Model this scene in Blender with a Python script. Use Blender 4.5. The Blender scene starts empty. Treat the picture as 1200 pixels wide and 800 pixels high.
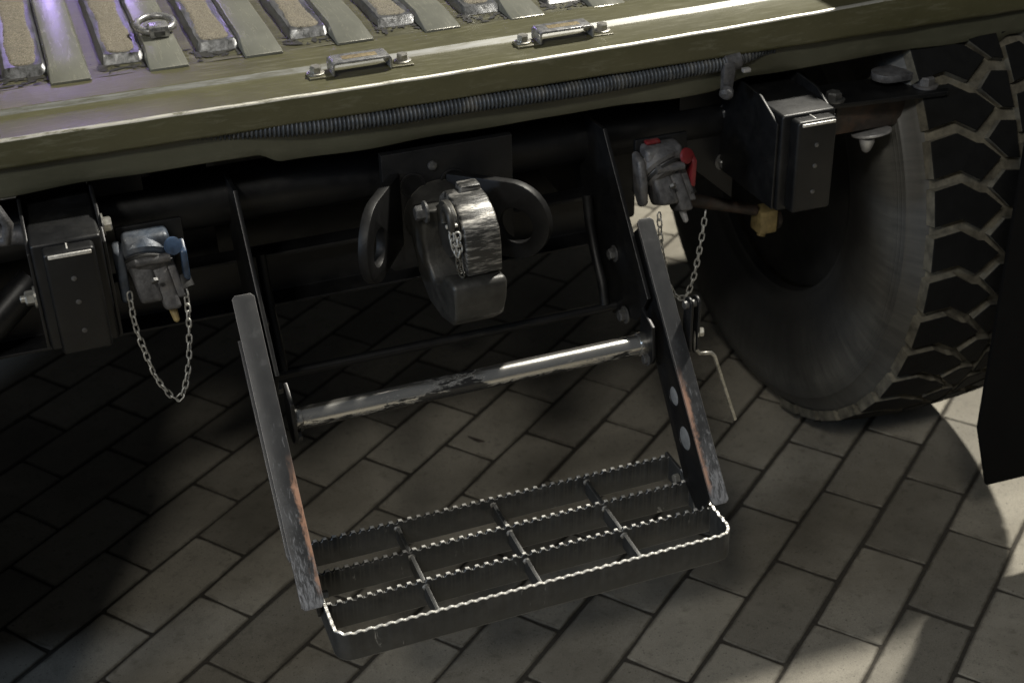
import bpy, bmesh, math, random
from mathutils import Matrix, Vector
random.seed(7)
R = math.radians
S = bpy.context.scene
COL = S.collection

# ------------------------------------------------------------------ camera, world, lamps, exposure
cd = bpy.data.cameras.new('camera'); cam = bpy.data.objects.new('camera', cd); COL.objects.link(cam)
cd.sensor_width = 36.0; cd.lens = 49.56; cd.clip_start = 0.05; cd.clip_end = 200
cam.matrix_world = Matrix(((0.937, 0.197, -0.289, 0.0), (-0.349, 0.470, -0.811, 0.0),
                           (-0.025, 0.860, 0.509, 1.365), (0, 0, 0, 1)))
m3 = cam.matrix_world.to_3x3().to_quaternion().to_matrix().to_4x4()
m3.translation = (0, 0, 1.365); cam.matrix_world = m3
cd.dof.use_dof = True; cd.dof.focus_distance = 1.62; cd.dof.aperture_fstop = 7.1
S.camera = cam
w = bpy.data.worlds.new('World'); S.world = w; w.use_nodes = True
bgn = w.node_tree.nodes['Background']; bgn.inputs[0].default_value = (0.9, 0.95, 1.0, 1); bgn.inputs[1].default_value = 0.066
def lamp(name, loc, target, power, size, col=(1, 1, 1), size_y=None):
    d = bpy.data.lights.new(name, 'AREA'); d.energy = power; d.color = col
    d.shape = 'DISK' if size_y is None else 'RECTANGLE'; d.size = size
    if size_y: d.size_y = size_y
    o = bpy.data.objects.new(name, d); COL.objects.link(o); o.location = loc
    o.rotation_euler = (Vector(target) - Vector(loc)).to_track_quat('-Z', 'Y').to_euler()
    return o
lamp('hall_lamp_over_truck', (3.10, 2.90, 4.9), (0.8, 1.4, 0.4), 520, 0.20, (1.0, 0.95, 0.84))
lamp('hall_lamp_behind_viewer', (-4.80, -6.80, 9.60), (0.3, 1.4, 0.2), 415, 1.50, (1.0, 0.95, 0.85))
lamp('hall_lamp_at_left', (-6.60, -4.70, 7.20), (0.3, 1.4, 0.2), 215, 1.50, (1.0, 0.97, 0.90))
lamp('blue_stand_lamp', (-2.6, 0.6, 1.5), (0.3, 1.5, 0.75), 22, 0.5, (0.60, 0.76, 1.0))
lamp('violet_stage_lamp', (0.147, 5.69, 1.957), (0.1, 1.8, 0.8), 8, 0.30, (0.50, 0.36, 1.0))
S.view_settings.view_transform = 'Standard'; S.view_settings.look = 'None'
S.view_settings.gamma = 1; S.view_settings.use_curve_mapping = False
S.view_settings.exposure = 0.0

# ------------------------------------------------------------------ materials
class NT:
    def __init__(self, name):
        m = bpy.data.materials.new(name); m.use_nodes = True
        self.m = m; self.t = m.node_tree; self.b = self.t.nodes['Principled BSDF']
    def n(self, typ, **k):
        x = self.t.nodes.new(typ)
        for a, v in k.items(): setattr(x, a, v)
        return x
    def l(self, a, b): self.t.links.new(a, b)
    def pos(self, scale=(1, 1, 1)):
        g = self.n('ShaderNodeNewGeometry'); mp = self.n('ShaderNodeMapping'); mp.inputs['Scale'].default_value = scale
        self.l(g.outputs['Position'], mp.inputs['Vector']); return mp.outputs[0]
    def noise(self, scale, detail=4, rough=0.6, vec=None, dist=0.0):
        x = self.n('ShaderNodeTexNoise'); x.inputs['Scale'].default_value = scale; x.inputs['Detail'].default_value = detail
        x.inputs['Roughness'].default_value = rough; x.inputs['Distortion'].default_value = dist
        self.l(vec if vec is not None else self.pos(), x.inputs['Vector']); return x.outputs['Fac']
    def ramp(self, fac, stops):
        r = self.n('ShaderNodeValToRGB'); e = r.color_ramp.elements
        while len(e) < len(stops): e.new(0.5)
        for i, (p, c) in enumerate(stops):
            e[i].position = p; e[i].color = (c, c, c, 1) if isinstance(c, (int, float)) else (*c, 1)
        self.l(fac, r.inputs[0]); return r.outputs[0]
    def mix(self, fac, a, b, blend='MIX'):
        x = self.n('ShaderNodeMix', data_type='RGBA', blend_type=blend)
        for i, v in ((0, fac), (6, a), (7, b)):
            s = x.inputs[i]
            if hasattr(v, 'links'): self.l(v, s)
            elif isinstance(v, (int, float)): s.default_value = v if i == 0 else (v, v, v, 1)
            else: s.default_value = (*v, 1)
        return x.outputs[2]
    def math(self, op, a, b=0.0, c=0.0):
        x = self.n('ShaderNodeMath', operation=op)
        for s, v in zip(x.inputs, (a, b, c)):
            if hasattr(v, 'links'): self.l(v, s)
            else: s.default_value = v
        return x.outputs[0]
    def set(self, **k):
        for a, v in k.items():
            s = self.b.inputs[a.replace('_', ' ')]
            if hasattr(v, 'links'): self.l(v, s)
            elif isinstance(v, tuple): s.default_value = (*v, 1)
            else: s.default_value = v
    def bump(self, h, strength=0.3, dist=0.002):
        x = self.n('ShaderNodeBump'); x.inputs['Strength'].default_value = strength; x.inputs['Distance'].default_value = dist
        self.l(h, x.inputs['Height']); self.l(x.outputs[0], self.b.inputs['Normal'])
    def edge(self, radius=0.0015):
        bv = self.n('ShaderNodeBevel', samples=2); bv.inputs[0].default_value = radius
        g = self.n('ShaderNodeNewGeometry'); d = self.n('ShaderNodeVectorMath', operation='DOT_PRODUCT')
        self.l(bv.outputs[0], d.inputs[0]); self.l(g.outputs['Normal'], d.inputs[1])
        return self.math('SUBTRACT', 1.0, d.outputs['Value'])
    def sepxyz(self):
        g = self.n('ShaderNodeNewGeometry'); s = self.n('ShaderNodeSeparateXYZ'); self.l(g.outputs['Position'], s.inputs[0]); return s.outputs

def simple(name, col, rough, metal=0.0, var=0.35, scale=40, bump=0.15, rvar=0.12, dust=None):
    k = NT(name); n1 = k.noise(scale, 5, 0.65)
    lo = tuple(c * (1 - var) for c in col); hi = tuple(min(1, c * (1 + var)) for c in col)
    c = k.ramp(n1, [(0.3, lo), (0.7, hi)])
    if dust:
        n2 = k.noise(scale * 0.35, 6, 0.7)
        c = k.mix(k.ramp(n2, [(0.5, 0.0), (0.72, 0.8)]), c, dust)
    n3 = k.noise(scale * 2.3, 4, 0.7)
    k.set(Base_Color=c, Metallic=metal, Roughness=k.math('MULTIPLY_ADD', n3, rvar * 2, rough - rvar))
    if bump: k.bump(k.noise(scale * 4, 3, 0.6), bump, 0.0015)
    return k.m

def worn_paint(name, col, rough, metalcol=(0.45, 0.45, 0.46), edge_r=0.0014, lo=0.03, hi=0.16, scr=0.63, scratch_scale=(60, 60, 14), dust=(0.16, 0.15, 0.13), dust_amt=0.35):
    k = NT(name)
    n1 = k.noise(55, 5, 0.7)
    base = k.ramp(n1, [(0.25, tuple(c * 0.65 for c in col)), (0.75, tuple(c * 1.4 for c in col))])
    d = k.ramp(k.noise(22, 7, 0.75), [(0.48, 0.0), (0.8, dust_amt)])
    base = k.mix(d, base, dust)
    e = k.edge(edge_r)
    en = k.math('MULTIPLY', e, k.math('MULTIPLY_ADD', k.noise(150, 4, 0.7), 1.8, -0.15))
    em = k.ramp(en, [(lo, 0.0), (hi, 1.0)])
    sc = k.ramp(k.noise(1.0, 7, 0.72, k.pos(scratch_scale), 0.6), [(scr, 0.0), (scr + 0.05, 1.0)])
    mk = k.math('MAXIMUM', em, k.math('MULTIPLY', sc, 0.7))
    k.set(Base_Color=k.mix(mk, base, metalcol), Metallic=k.math('MULTIPLY', mk, 0.85),
          Roughness=k.math('ADD', k.math('MULTIPLY_ADD', n1, 0.25, rough - 0.12), k.math('MULTIPLY', d, 0.4)))
    k.bump(k.noise(260, 3, 0.6), 0.10, 0.001)
    return k.m

M = {}
M['black'] = worn_paint('black_chassis_paint', (0.0045, 0.0048, 0.0055), 0.42, (0.10, 0.10, 0.105), scr=0.72, dust_amt=0.05)
M['black'].node_tree.nodes['Principled BSDF'].inputs['Specular IOR Level'].default_value = 0.35
M['blackdull'] = simple('dull_black_underbody', (0.009, 0.009, 0.0085), 0.62, 0, 0.5, 30, 0.2, dust=(0.022, 0.020, 0.016))
M['tread'] = worn_paint('step_black_steel', (0.022, 0.023, 0.023), 0.44, (0.42, 0.42, 0.41), edge_r=0.0012, lo=0.05, hi=0.2, scr=0.645, dust=(0.10, 0.095, 0.085), dust_amt=0.35)
M['bare'] = simple('bare_worn_steel', (0.58, 0.57, 0.54), 0.34, 0.45, 0.35, 220, 0.25)
M['weld'] = simple('dull_weld_steel', (0.22, 0.215, 0.20), 0.5, 0.75, 0.5, 260, 0.5)
M['zinc'] = simple('zinc_bolt', (0.45, 0.44, 0.40), 0.36, 0.8, 0.35, 160, 0.2, dust=(0.12, 0.11, 0.09))
M['darkbolt'] = simple('dark_bolt', (0.09, 0.09, 0.09), 0.42, 0.5, 0.5, 160, 0.2, dust=(0.12, 0.12, 0.11))
M['chain'] = simple('galvanised_chain', (0.40, 0.40, 0.38), 0.52, 0.55, 0.35, 200, 0.2)
M['cast'] = simple('dusty_cast_alloy', (0.080, 0.080, 0.084), 0.52, 0.25, 0.55, 90, 0.4, dust=(0.14, 0.132, 0.125))
M['blue'] = simple('blue_coupling_paint', (0.030, 0.055, 0.105), 0.40, 0, 0.6, 50, 0.25, dust=(0.11, 0.115, 0.125))
M['red'] = simple('red_coupling_paint', (0.14, 0.010, 0.013), 0.48, 0, 0.4, 70, 0.2, dust=(0.16, 0.09, 0.09))
M['bluegrey'] = simple('blue_grey_coupling', (0.040, 0.052, 0.072), 0.45, 0.2, 0.6, 60, 0.3, dust=(0.14, 0.145, 0.155))
M['rubber'] = simple('black_rubber', (0.012, 0.012, 0.012), 0.62, 0, 0.4, 60, 0.2)
M['flap'] = simple('matt_black_rubber_flap', (0.0035, 0.0035, 0.0035), 0.9, 0, 0.2, 20, 0.05)
M['flap'].node_tree.nodes['Principled BSDF'].inputs['Specular IOR Level'].default_value = 0.1
M['brass'] = simple('yellow_brass_fitting', (0.30, 0.23, 0.10), 0.55, 0.1, 0.35, 90, 0.3, dust=(0.20, 0.16, 0.09))
M['rustbr'] = simple('rusty_dark_bracket', (0.030, 0.024, 0.020), 0.55, 0.1, 0.5, 60, 0.3, dust=(0.09, 0.045, 0.025))
M['whitemetal'] = simple('pale_alloy', (0.42, 0.42, 0.42), 0.4, 0.5, 0.3, 90, 0.15)
M['chromed'] = simple('dull_chromed_steel', (0.34, 0.34, 0.34), 0.28, 0.65, 0.5, 120, 0.15)
M['slotworn'] = simple('worn_brown_slot', (0.16, 0.125, 0.065), 0.6, 0.2, 0.5, 300, 0.3)
M['holedisc'] = simple('matte_grey_disc', (0.20, 0.205, 0.205), 0.5, 0, 0.25, 80, 0.1)
M['eyeblack'] = simple('black_eye_paint', (0.0045, 0.0045, 0.0048), 0.5, 0, 0.4, 60, 0.15)
M['eyeblack'].node_tree.nodes['Principled BSDF'].inputs['Specular IOR Level'].default_value = 0.3
M['sand'] = simple('dark_joint_sand', (0.030, 0.026, 0.020), 0.95, 0, 0.5, 300, 0.5)

# hose: dusty ribbed rubber
M['hose'] = simple('dusty_ribbed_hose', (0.045, 0.051, 0.058), 0.45, 0.1, 0.5, 90, 0.2, dust=(0.15, 0.145, 0.13))

# pintle: black paint polished to bare steel where the ring rubs
k = NT('scuffed_hook_steel'); n1 = k.noise(1, 6, 0.7, k.pos((30, 120, 220)))
sxh = k.sepxyz(); zb = k.ramp(sxh[2], [(0.60, -0.24), (0.640, -0.18), (0.660, -0.03), (0.678, 0.05), (0.690, 0.0)])
rub = k.ramp(k.math('ADD', n1, zb), [(0.50, 0.0), (0.66, 1.0)])
k.set(Base_Color=k.mix(rub, (0.018, 0.018, 0.017), (0.36, 0.35, 0.33)), Metallic=k.math('MULTIPLY', rub, 0.85), Roughness=k.math('MULTIPLY_ADD', n1, 0.3, 0.25))
k.bump(k.noise(1, 5, 0.7, k.pos((40, 200, 420))), 0.5, 0.0015); M['hook'] = k.m
k = NT('dark_forged_hook'); n1 = k.noise(60, 6, 0.7); e = k.edge(0.003)
ed = k.ramp(k.math('MULTIPLY', e, k.math('MULTIPLY_ADD', k.noise(120, 3), 1.5, 0.0)), [(0.04, 0.0), (0.25, 0.75)])
k.set(Base_Color=k.mix(ed, k.ramp(n1, [(0.3, (0.018, 0.018, 0.017)), (0.75, (0.045, 0.044, 0.04))]), (0.26, 0.25, 0.21)), Metallic=k.math('MULTIPLY_ADD', ed, 0.5, 0.25), Roughness=k.math('MULTIPLY_ADD', n1, 0.25, 0.34))
k.bump(k.noise(140, 4, 0.6), 0.3, 0.0015); M['forged'] = k.m

# rod: chrome showing through flaked black paint
k = NT('flaked_rod'); sx = k.sepxyz()
n1 = k.noise(1, 7, 0.75, k.pos((26, 110, 110)), 0.3)
seg = k.ramp(sx[0], [(0.20, 0.12), (0.26, 0.22), (0.33, 0.17), (0.385, -0.04), (0.43, -0.02), (0.452, 0.17), (0.68, 0.24)])
up = k.n('ShaderNodeNewGeometry'); sn = k.n('ShaderNodeSeparateXYZ'); k.l(up.outputs['Normal'], sn.inputs[0])
v = k.math('ADD', k.math('ADD', n1, seg), k.math('MULTIPLY', sn.outputs[2], 0.16))
mk = k.ramp(v, [(0.62, 0.0), (0.67, 1.0)])
k.set(Base_Color=k.mix(mk, (0.018, 0.018, 0.018), (0.62, 0.61, 0.58)), Metallic=k.math('MULTIPLY', mk, 0.95), Roughness=k.math('MULTIPLY_ADD', n1, 0.25, 0.10))
k.bump(mk, 0.12, 0.0006); M['rod'] = k.m

# step arm: black paint scraped to blue-grey steel low down, copper-coloured rust along the inner edge
k = NT('scraped_arm_paint'); sx = k.sepxyz()
n1 = k.noise(1, 8, 0.78, k.pos((330, 75, 75)), 0.5); n2 = k.noise(45, 5, 0.7); n3 = k.noise(1, 6, 0.75, k.pos((95, 40, 40)), 0.5)
low = k.ramp(sx[2], [(0.30, 0.30), (0.335, 0.20), (0.39, 0.10), (0.46, 0.03), (0.53, 0.0), (0.56, -0.0)])
scr = k.ramp(k.math('ADD', n1, low), [(0.63, 0.0), (0.76, 1.0)])
inner = k.math('SUBTRACT', k.math('ABSOLUTE', k.math('SUBTRACT', sx[0], 0.4365)), 0.2385)
im = k.ramp(k.math('MULTIPLY_ADD', inner, 30.0, k.math('MULTIPLY', n3, 0.9)), [(0.45, 1.0), (0.64, 0.0)])
zz = k.ramp(sx[2], [(0.338, 0.0), (0.35, 1.0), (0.43, 1.0), (0.462, 0.0)])
cop = k.math('MULTIPLY', im, zz)
base = k.mix(k.ramp(k.math('ADD', n2, low), [(0.58, 0.0), (1.0, 0.6)]), (0.017, 0.018, 0.020), (0.105, 0.108, 0.118))
c = k.mix(k.math('MULTIPLY', scr, 0.75), base, (0.25, 0.26, 0.285)); c = k.mix(k.math('MULTIPLY', cop, 0.8), c, (0.36, 0.205, 0.140))
e = k.edge(0.0012); em = k.ramp(k.math('MULTIPLY', e, k.math('MULTIPLY_ADD', n2, 2.0, -0.3)), [(0.05, 0.0), (0.2, 1.0)])
c = k.mix(k.math('MULTIPLY', em, 0.8), c, (0.40, 0.38, 0.37))
k.set(Base_Color=c, Metallic=k.math('MULTIPLY', k.math('MAXIMUM', scr, em), 0.45), Roughness=k.math('MULTIPLY_ADD', n2, 0.3, 0.30))
k.bump(k.math('ADD', n1, n2), 0.12, 0.0012); M['arm'] = k.m

# olive drab paint with black scuffs
def olive(name, col, rough, scuff=0.66, wear=True, pale=0.3, grain=(22, 190, 120)):
    k = NT(name)
    n1 = k.noise(9, 6, 0.7); n2 = k.noise(1, 8, 0.8, k.pos((70, 190, 120)), 1.4); n4 = k.noise(1, 8, 0.75, k.pos(grain), 0.4)
    base = k.ramp(n1, [(0.25, tuple(x * 0.78 for x in col)), (0.75, tuple(x * 1.25 for x in col))])
    base = k.mix(k.ramp(n4, [(0.52, 0.0), (0.70, pale)]), base, (0.24, 0.235, 0.175))
    scf = k.ramp(n2, [(scuff, 0.0), (scuff + 0.035, 0.92)])
    c = k.mix(scf, base, (0.009, 0.009, 0.008))
    met = 0.0
    if wear:
        e = k.edge(0.0022); em = k.ramp(k.math('MULTIPLY', e, k.math('MULTIPLY_ADD', n1, 2.0, -0.2)), [(0.06, 0.0), (0.24, 1.0)])
        c = k.mix(em, c, (0.42, 0.40, 0.34)); met = k.math('MULTIPLY', em, 0.5)
    k.set(Base_Color=c, Metallic=met, Roughness=k.math('MULTIPLY_ADD', n4, 0.3, rough - 0.15))
    k.bump(k.math('ADD', k.noise(120, 4, 0.6), k.math('MULTIPLY', n4, 1.5)), 0.09, 0.002)
    return k.m
M['olive'] = olive('olive_drab_paint', (0.066, 0.063, 0.031), 0.40, 0.66)
k = NT('paint_worn_to_metal_edge'); n1 = k.noise(1, 7, 0.75, k.pos((35, 200, 200)), 0.5)
mk = k.ramp(n1, [(0.36, 0.0), (0.50, 1.0)])
k.set(Base_Color=k.mix(mk, (0.085, 0.080, 0.042), (0.52, 0.51, 0.46)), Metallic=k.math('MULTIPLY', mk, 0.75), Roughness=k.math('MULTIPLY_ADD', n1, 0.4, 0.25)); M['edgewear'] = k.m
k = NT('grey_worn_ridge'); n1 = k.noise(1, 7, 0.75, k.pos((18, 200, 200)), 0.5)
k.set(Base_Color=k.ramp(n1, [(0.35, (0.07, 0.068, 0.045)), (0.6, (0.17, 0.175, 0.17))]), Metallic=0.25, Roughness=k.math('MULTIPLY_ADD', n1, 0.4, 0.25)); M['ridgewear'] = k.m
M['olivefloor'] = olive('olive_drab_scuffed_shaded_paint', (0.050, 0.048, 0.025), 0.45, 0.59, False, 0.5)  # shade between the ribs put into a darker base colour; scuffs are wear
M['olivedark'] = olive('olive_drab_lower_lip', (0.058, 0.058, 0.038), 0.45, 0.70, True, 0.1)
M['rib'] = olive('olive_rib_paint_with_grey_sheen', (0.125, 0.127, 0.108), 0.25, 0.70, True, 0.3, (190, 22, 120))  # grey of a reflected bright surface put into the base colour
k = NT('worn_silver_strip_edge'); n1 = k.noise(1, 7, 0.8, k.pos((90, 22, 90)), 0.6)
k.set(Base_Color=k.ramp(n1, [(0.34, (0.012, 0.012, 0.011)), (0.46, (0.085, 0.087, 0.088)), (0.70, (0.20, 0.205, 0.215))]), Metallic=0.5, Roughness=k.math('MULTIPLY_ADD', n1, 0.3, 0.18))
k.bump(n1, 0.22, 0.003); M['stripedge'] = k.m
k = NT('grit_anti_slip'); n1 = k.noise(650, 3, 0.7); n2 = k.noise(30, 5, 0.7)
g = k.ramp(n1, [(0.30, (0.045, 0.040, 0.030)), (0.55, (0.175, 0.155, 0.115)), (0.75, (0.36, 0.33, 0.26))])
k.set(Base_Color=k.mix(k.ramp(n2, [(0.35, 0.6), (0.6, 0.0)]), g, (0.12, 0.11, 0.085)), Roughness=0.85)
k.bump(n1, 0.9, 0.002); M['grit'] = k.m

# tyre rubber: dusty in the grooves and on the sidewall, clean black on the blocks
k = NT('dusty_tyre_rubber'); sx = k.sepxyz(); n2 = k.noise(60, 5, 0.7)
ty = k.math('SUBTRACT', sx[1], 1.845); tz = k.math('SUBTRACT', sx[2], 0.4445)
rad = k.math('SQRT', k.math('ADD', k.math('MULTIPLY', ty, ty), k.math('MULTIPLY', tz, tz))); ang = k.math('ARCTAN2', tz, ty)
cx = k.n('ShaderNodeCombineXYZ'); k.l(k.math('MULTIPLY', ang, 34.0), cx.inputs[0]); k.l(k.math('MULTIPLY', rad, 9.0), cx.inputs[1])
rn = k.noise(1.0, 6, 0.7, cx.outputs[0]); n1 = k.noise(6, 5, 0.65)
band = k.ramp(rad, [(0.225, 0.25), (0.26, 0.10), (0.32, 0.35), (0.365, 0.85), (0.392, 0.50), (0.43, 0.65)])
du = k.math('MULTIPLY', band, k.math('ADD', k.math('MULTIPLY', rn, 1.1), k.math('MULTIPLY_ADD', n1, 1.2, -0.55)))
ringw = k.ramp(k.math('SINE', k.math('MULTIPLY', rad, 900.0)), [(0.5, 0.0), (0.9, 1.0)])
rmask = k.math('MULTIPLY', ringw, k.ramp(rad, [(0.372, 0.0), (0.374, 1.0), (0.388, 1.0), (0.390, 0.0)]))
k.set(Base_Color=k.mix(du, (0.0125, 0.0130, 0.0140), (0.140, 0.136, 0.120)), Roughness=k.math('MULTIPLY_ADD', n2, 0.2, 0.44))
k.bump(k.math('ADD', k.math('MULTIPLY', n2, 0.25), k.math('ADD', rmask, k.math('MULTIPLY', rn, 0.3))), 0.35, 0.002); M['tyre'] = k.m
M['groove'] = simple('dust_filled_tread_groove', (0.095, 0.087, 0.066), 0.9, 0, 0.6, 45, 0.3)
M['block'] = simple('clean_tread_rubber', (0.0035, 0.0036, 0.0036), 0.85, 0, 0.4, 50, 0.1)
M['block'].node_tree.nodes['Principled BSDF'].inputs['Specular IOR Level'].default_value = 0.2

# concrete pavers, each a little different
k = NT('concrete_paver'); oi = k.n('ShaderNodeObjectInfo')
n1 = k.noise(7, 8, 0.72); n2 = k.noise(900, 3, 0.7); n3 = k.noise(45, 6, 0.75); n4 = k.noise(3.1, 5, 0.6)
c = k.ramp(n1, [(0.25, (0.150, 0.138, 0.110)), (0.75, (0.320, 0.297, 0.242))])
c = k.mix(0.35, c, k.ramp(n2, [(0.3, (0.06, 0.055, 0.045)), (0.7, (0.46, 0.43, 0.37))]))
pit = k.ramp(k.noise(260, 2, 0.5), [(0.66, 0.0), (0.70, 0.8)]); c = k.mix(pit, c, (0.05, 0.045, 0.036))
c = k.mix(k.ramp(n3, [(0.54, 0.0), (0.74, 0.75)]), c, (0.085, 0.078, 0.060))
c = k.mix(k.ramp(n4, [(0.48, 0.0), (0.72, 0.65)]), c, (0.105, 0.093, 0.070))
tc = k.n('ShaderNodeTexCoord'); ox = k.n('ShaderNodeSeparateXYZ'); k.l(tc.outputs['Object'], ox.inputs[0])
ed = k.math('MAXIMUM', k.math('SUBTRACT', k.math('ABSOLUTE', ox.outputs[0]), 0.0910), k.math('SUBTRACT', k.math('ABSOLUTE', ox.outputs[1]), 0.0405))
dirt = k.ramp(k.math('ADD', k.math('MULTIPLY', ed, 55.0), k.math('MULTIPLY', k.noise(34, 5, 0.7), 0.75)), [(0.50, 0.0), (0.78, 0.75)])
near_dirt = k.math('MULTIPLY', dirt, k.math('LESS_THAN', k.math('ABSOLUTE', ox.outputs[0]), 0.12))
c = k.mix(near_dirt, c, (0.062, 0.054, 0.040))
rv = k.math('MULTIPLY_ADD', oi.outputs['Random'], 0.45, 0.62)
cc = k.n('ShaderNodeCombineColor'); [k.l(rv, cc.inputs[i]) for i in range(3)]
c = k.mix(1.0, c, cc.outputs[0], 'MULTIPLY')
k.set(Base_Color=c, Roughness=k.math('MULTIPLY_ADD', n3, -0.25, 0.88)); k.bump(k.math('ADD', n2, k.math('MULTIPLY', n3, 1.5)), 0.35, 0.0025); M['paver'] = k.m

# ------------------------------------------------------------------ mesh helpers
WL = {}
def link(name, me, parent, loc):
    o = bpy.data.objects.new(name, me); COL.objects.link(o)
    WL[o] = Vector(loc)
    if parent is not None:
        o.parent = parent; o.location = Vector(loc) - WL[parent]
    else: o.location = loc
    return o
def empty(name, loc, parent=None):
    o = link(name, None, parent, loc); o.empty_display_size = 0.05; return o
def tag(o, label, cat, group=None, kind=None):
    o['label'] = label
    if cat: o['category'] = cat
    if group: o['group'] = group
    if kind: o['kind'] = kind
    return o
def mesh_obj(name, bm, mats, parent=None, smooth=True, angle=35):
    """bm holds world coordinates; the object's origin goes to the middle of its box."""
    bmesh.ops.recalc_face_normals(bm, faces=bm.faces)
    lo = Vector([min(v.co[i] for v in bm.verts) for i in range(3)]); hi = Vector([max(v.co[i] for v in bm.verts) for i in range(3)])
    c = (lo + hi) / 2
    bmesh.ops.translate(bm, verts=bm.verts, vec=-c)
    me = bpy.data.meshes.new(name); bm.to_mesh(me); bm.free()
    for m in (mats if isinstance(mats, (list, tuple)) else [mats]): me.materials.append(M[m])
    if smooth:
        me.shade_smooth(); me.set_sharp_from_angle(angle=R(angle))
    return link(name, me, parent, c)
def bevel(bm, off, seg=2, ang=30):
    ed = [e for e in bm.edges if len(e.link_faces) == 2 and e.calc_face_angle(0) > R(ang)]
    if ed and off > 0: bmesh.ops.bevel(bm, geom=ed, offset=off, offset_type='OFFSET', segments=seg, profile=0.5, affect='EDGES', clamp_overlap=True)
def add_box(bm, lo, hi, mat=None):
    vs = [bm.verts.new((x, y, z)) for x in (lo[0], hi[0]) for y in (lo[1], hi[1]) for z in (lo[2], hi[2])]
    for f in ((0, 1, 3, 2), (4, 6, 7, 5), (0, 4, 5, 1), (2, 3, 7, 6), (0, 2, 6, 4), (1, 5, 7, 3)): bm.faces.new([vs[i] for i in f])
    if mat is not None: bmesh.ops.transform(bm, matrix=mat, verts=vs)
    return vs
def box(name, lo, hi, mat, parent, bev=0.0015, xf=None, seg=2):
    bm = bmesh.new(); add_box(bm, lo, hi, xf); bmesh.ops.recalc_face_normals(bm, faces=bm.faces); bevel(bm, bev, seg); return mesh_obj(name, bm, mat, parent)
def add_prism(bm, poly, x0, x1, f=lambda p, x: (x, p[0], p[1])):
    """polygon of (Y, Z) points, drawn out along X"""
    a = [bm.verts.new(f(p, x0)) for p in poly]; b = [bm.verts.new(f(p, x1)) for p in poly]
    n = len(poly); bm.faces.new(a); bm.faces.new(b[::-1])
    for i in range(n): bm.faces.new((a[i], b[i], b[(i + 1) % n], a[(i + 1) % n]))
def prism(name, poly, x0, x1, mat, parent, bev=0.0015, f=lambda p, x: (x, p[0], p[1]), seg=2, ang=30):
    bm = bmesh.new(); add_prism(bm, poly, x0, x1, f); bmesh.ops.recalc_face_normals(bm, faces=bm.faces); bevel(bm, bev, seg, ang); return mesh_obj(name, bm, mat, parent)
def frame_at(d):
    d = Vector(d).normalized(); u = d.cross(Vector((0, 0, 1)) if abs(d.z) < 0.9 else Vector((1, 0, 0))).normalized(); return u, u.cross(d)
def add_tube(bm, pts, r, seg=10, closed=False, caps=True):
    pts = [Vector(p) for p in pts]; n = len(pts); rings = []
    u = None
    for i, p in enumerate(pts):
        if closed: d = pts[(i + 1) % n] - pts[i - 1]
        else: d = pts[min(i + 1, n - 1)] - pts[max(i - 1, 0)]
        d.normalize()
        if u is None: u, v = frame_at(d)
        else:
            u = (u - d * u.dot(d)).normalized(); v = u.cross(d)
        rr = r[i] if isinstance(r, (list, tuple)) else r
        rings.append([bm.verts.new(p + (u * math.cos(a) + v * math.sin(a)) * rr) for a in [2 * math.pi * j / seg for j in range(seg)]])
    m = n if closed else n - 1
    for i in range(m):
        A, B = rings[i], rings[(i + 1) % n]
        for j in range(seg): bm.faces.new((A[j], A[(j + 1) % seg], B[(j + 1) % seg], B[j]))
    if caps and not closed: bm.faces.new(rings[0][::-1]); bm.faces.new(rings[-1])
def tube(name, pts, r, mat, parent, seg=12, closed=False):
    bm = bmesh.new(); add_tube(bm, pts, r, seg, closed); return mesh_obj(name, bm, mat, parent, angle=50)
def add_lathe(bm, prof, org, d, seg=20):
    """profile of (distance along d, radius)"""
    d = Vector(d).normalized(); u, v = frame_at(d); org = Vector(org); rings = []
    for t, r in prof:
        if r < 1e-5: rings.append([bm.verts.new(org + d * t)])
        else: rings.append([bm.verts.new(org + d * t + (u * math.cos(a) + v * math.sin(a)) * r) for a in [2 * math.pi * j / seg for j in range(seg)]])
    for A, B in zip(rings, rings[1:]):
        for j in range(seg):
            q = [A[j % len(A)], A[(j + 1) % len(A)], B[(j + 1) % len(B)], B[j % len(B)]]
            q2 = []
            [q2.append(x) for x in q if x not in q2]
            if len(q2) > 2: bm.faces.new(q2)
    for r in (rings[0], rings[-1]):
        if len(r) > 2: bm.faces.new(r)
def lathe(name, prof, org, d, mat, parent, seg=20, angle=35):
    bm = bmesh.new(); add_lathe(bm, prof, org, d, seg); return mesh_obj(name, bm, mat, parent, angle=angle)
def bolt(org, d, r, h, mat, parent, name='bolt', washer=True, rot=0.3, shank=0.0):
    d = Vector(d).normalized(); u, v = frame_at(d); org = Vector(org); bm = bmesh.new()
    if washer: add_lathe(bm, [(0, r * 1.45), (h * 0.18, r * 1.45), (h * 0.22, r * 1.35)], org, d, 18)
    def ring(t, rr): return [bm.verts.new(org + d * t + (u * math.cos(a) + v * math.sin(a)) * rr) for a in [rot + math.pi * j / 3 for j in range(6)]]
    A, B, Cc = ring(h * 0.15, r), ring(h * 0.85, r), ring(h, r * 0.82)
    for P, Q in ((A, B), (B, Cc)):
        for j in range(6): bm.faces.new((P[j], P[(j + 1) % 6], Q[(j + 1) % 6], Q[j]))
    bm.faces.new(Cc); bm.faces.new(A[::-1])
    if shank: add_lathe(bm, [(h * 0.9, r * 0.5), (h + shank, r * 0.5), (h + shank + 0.001, r * 0.4)], org, d, 12)
    return mesh_obj(name, bm, mat, parent)
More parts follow.
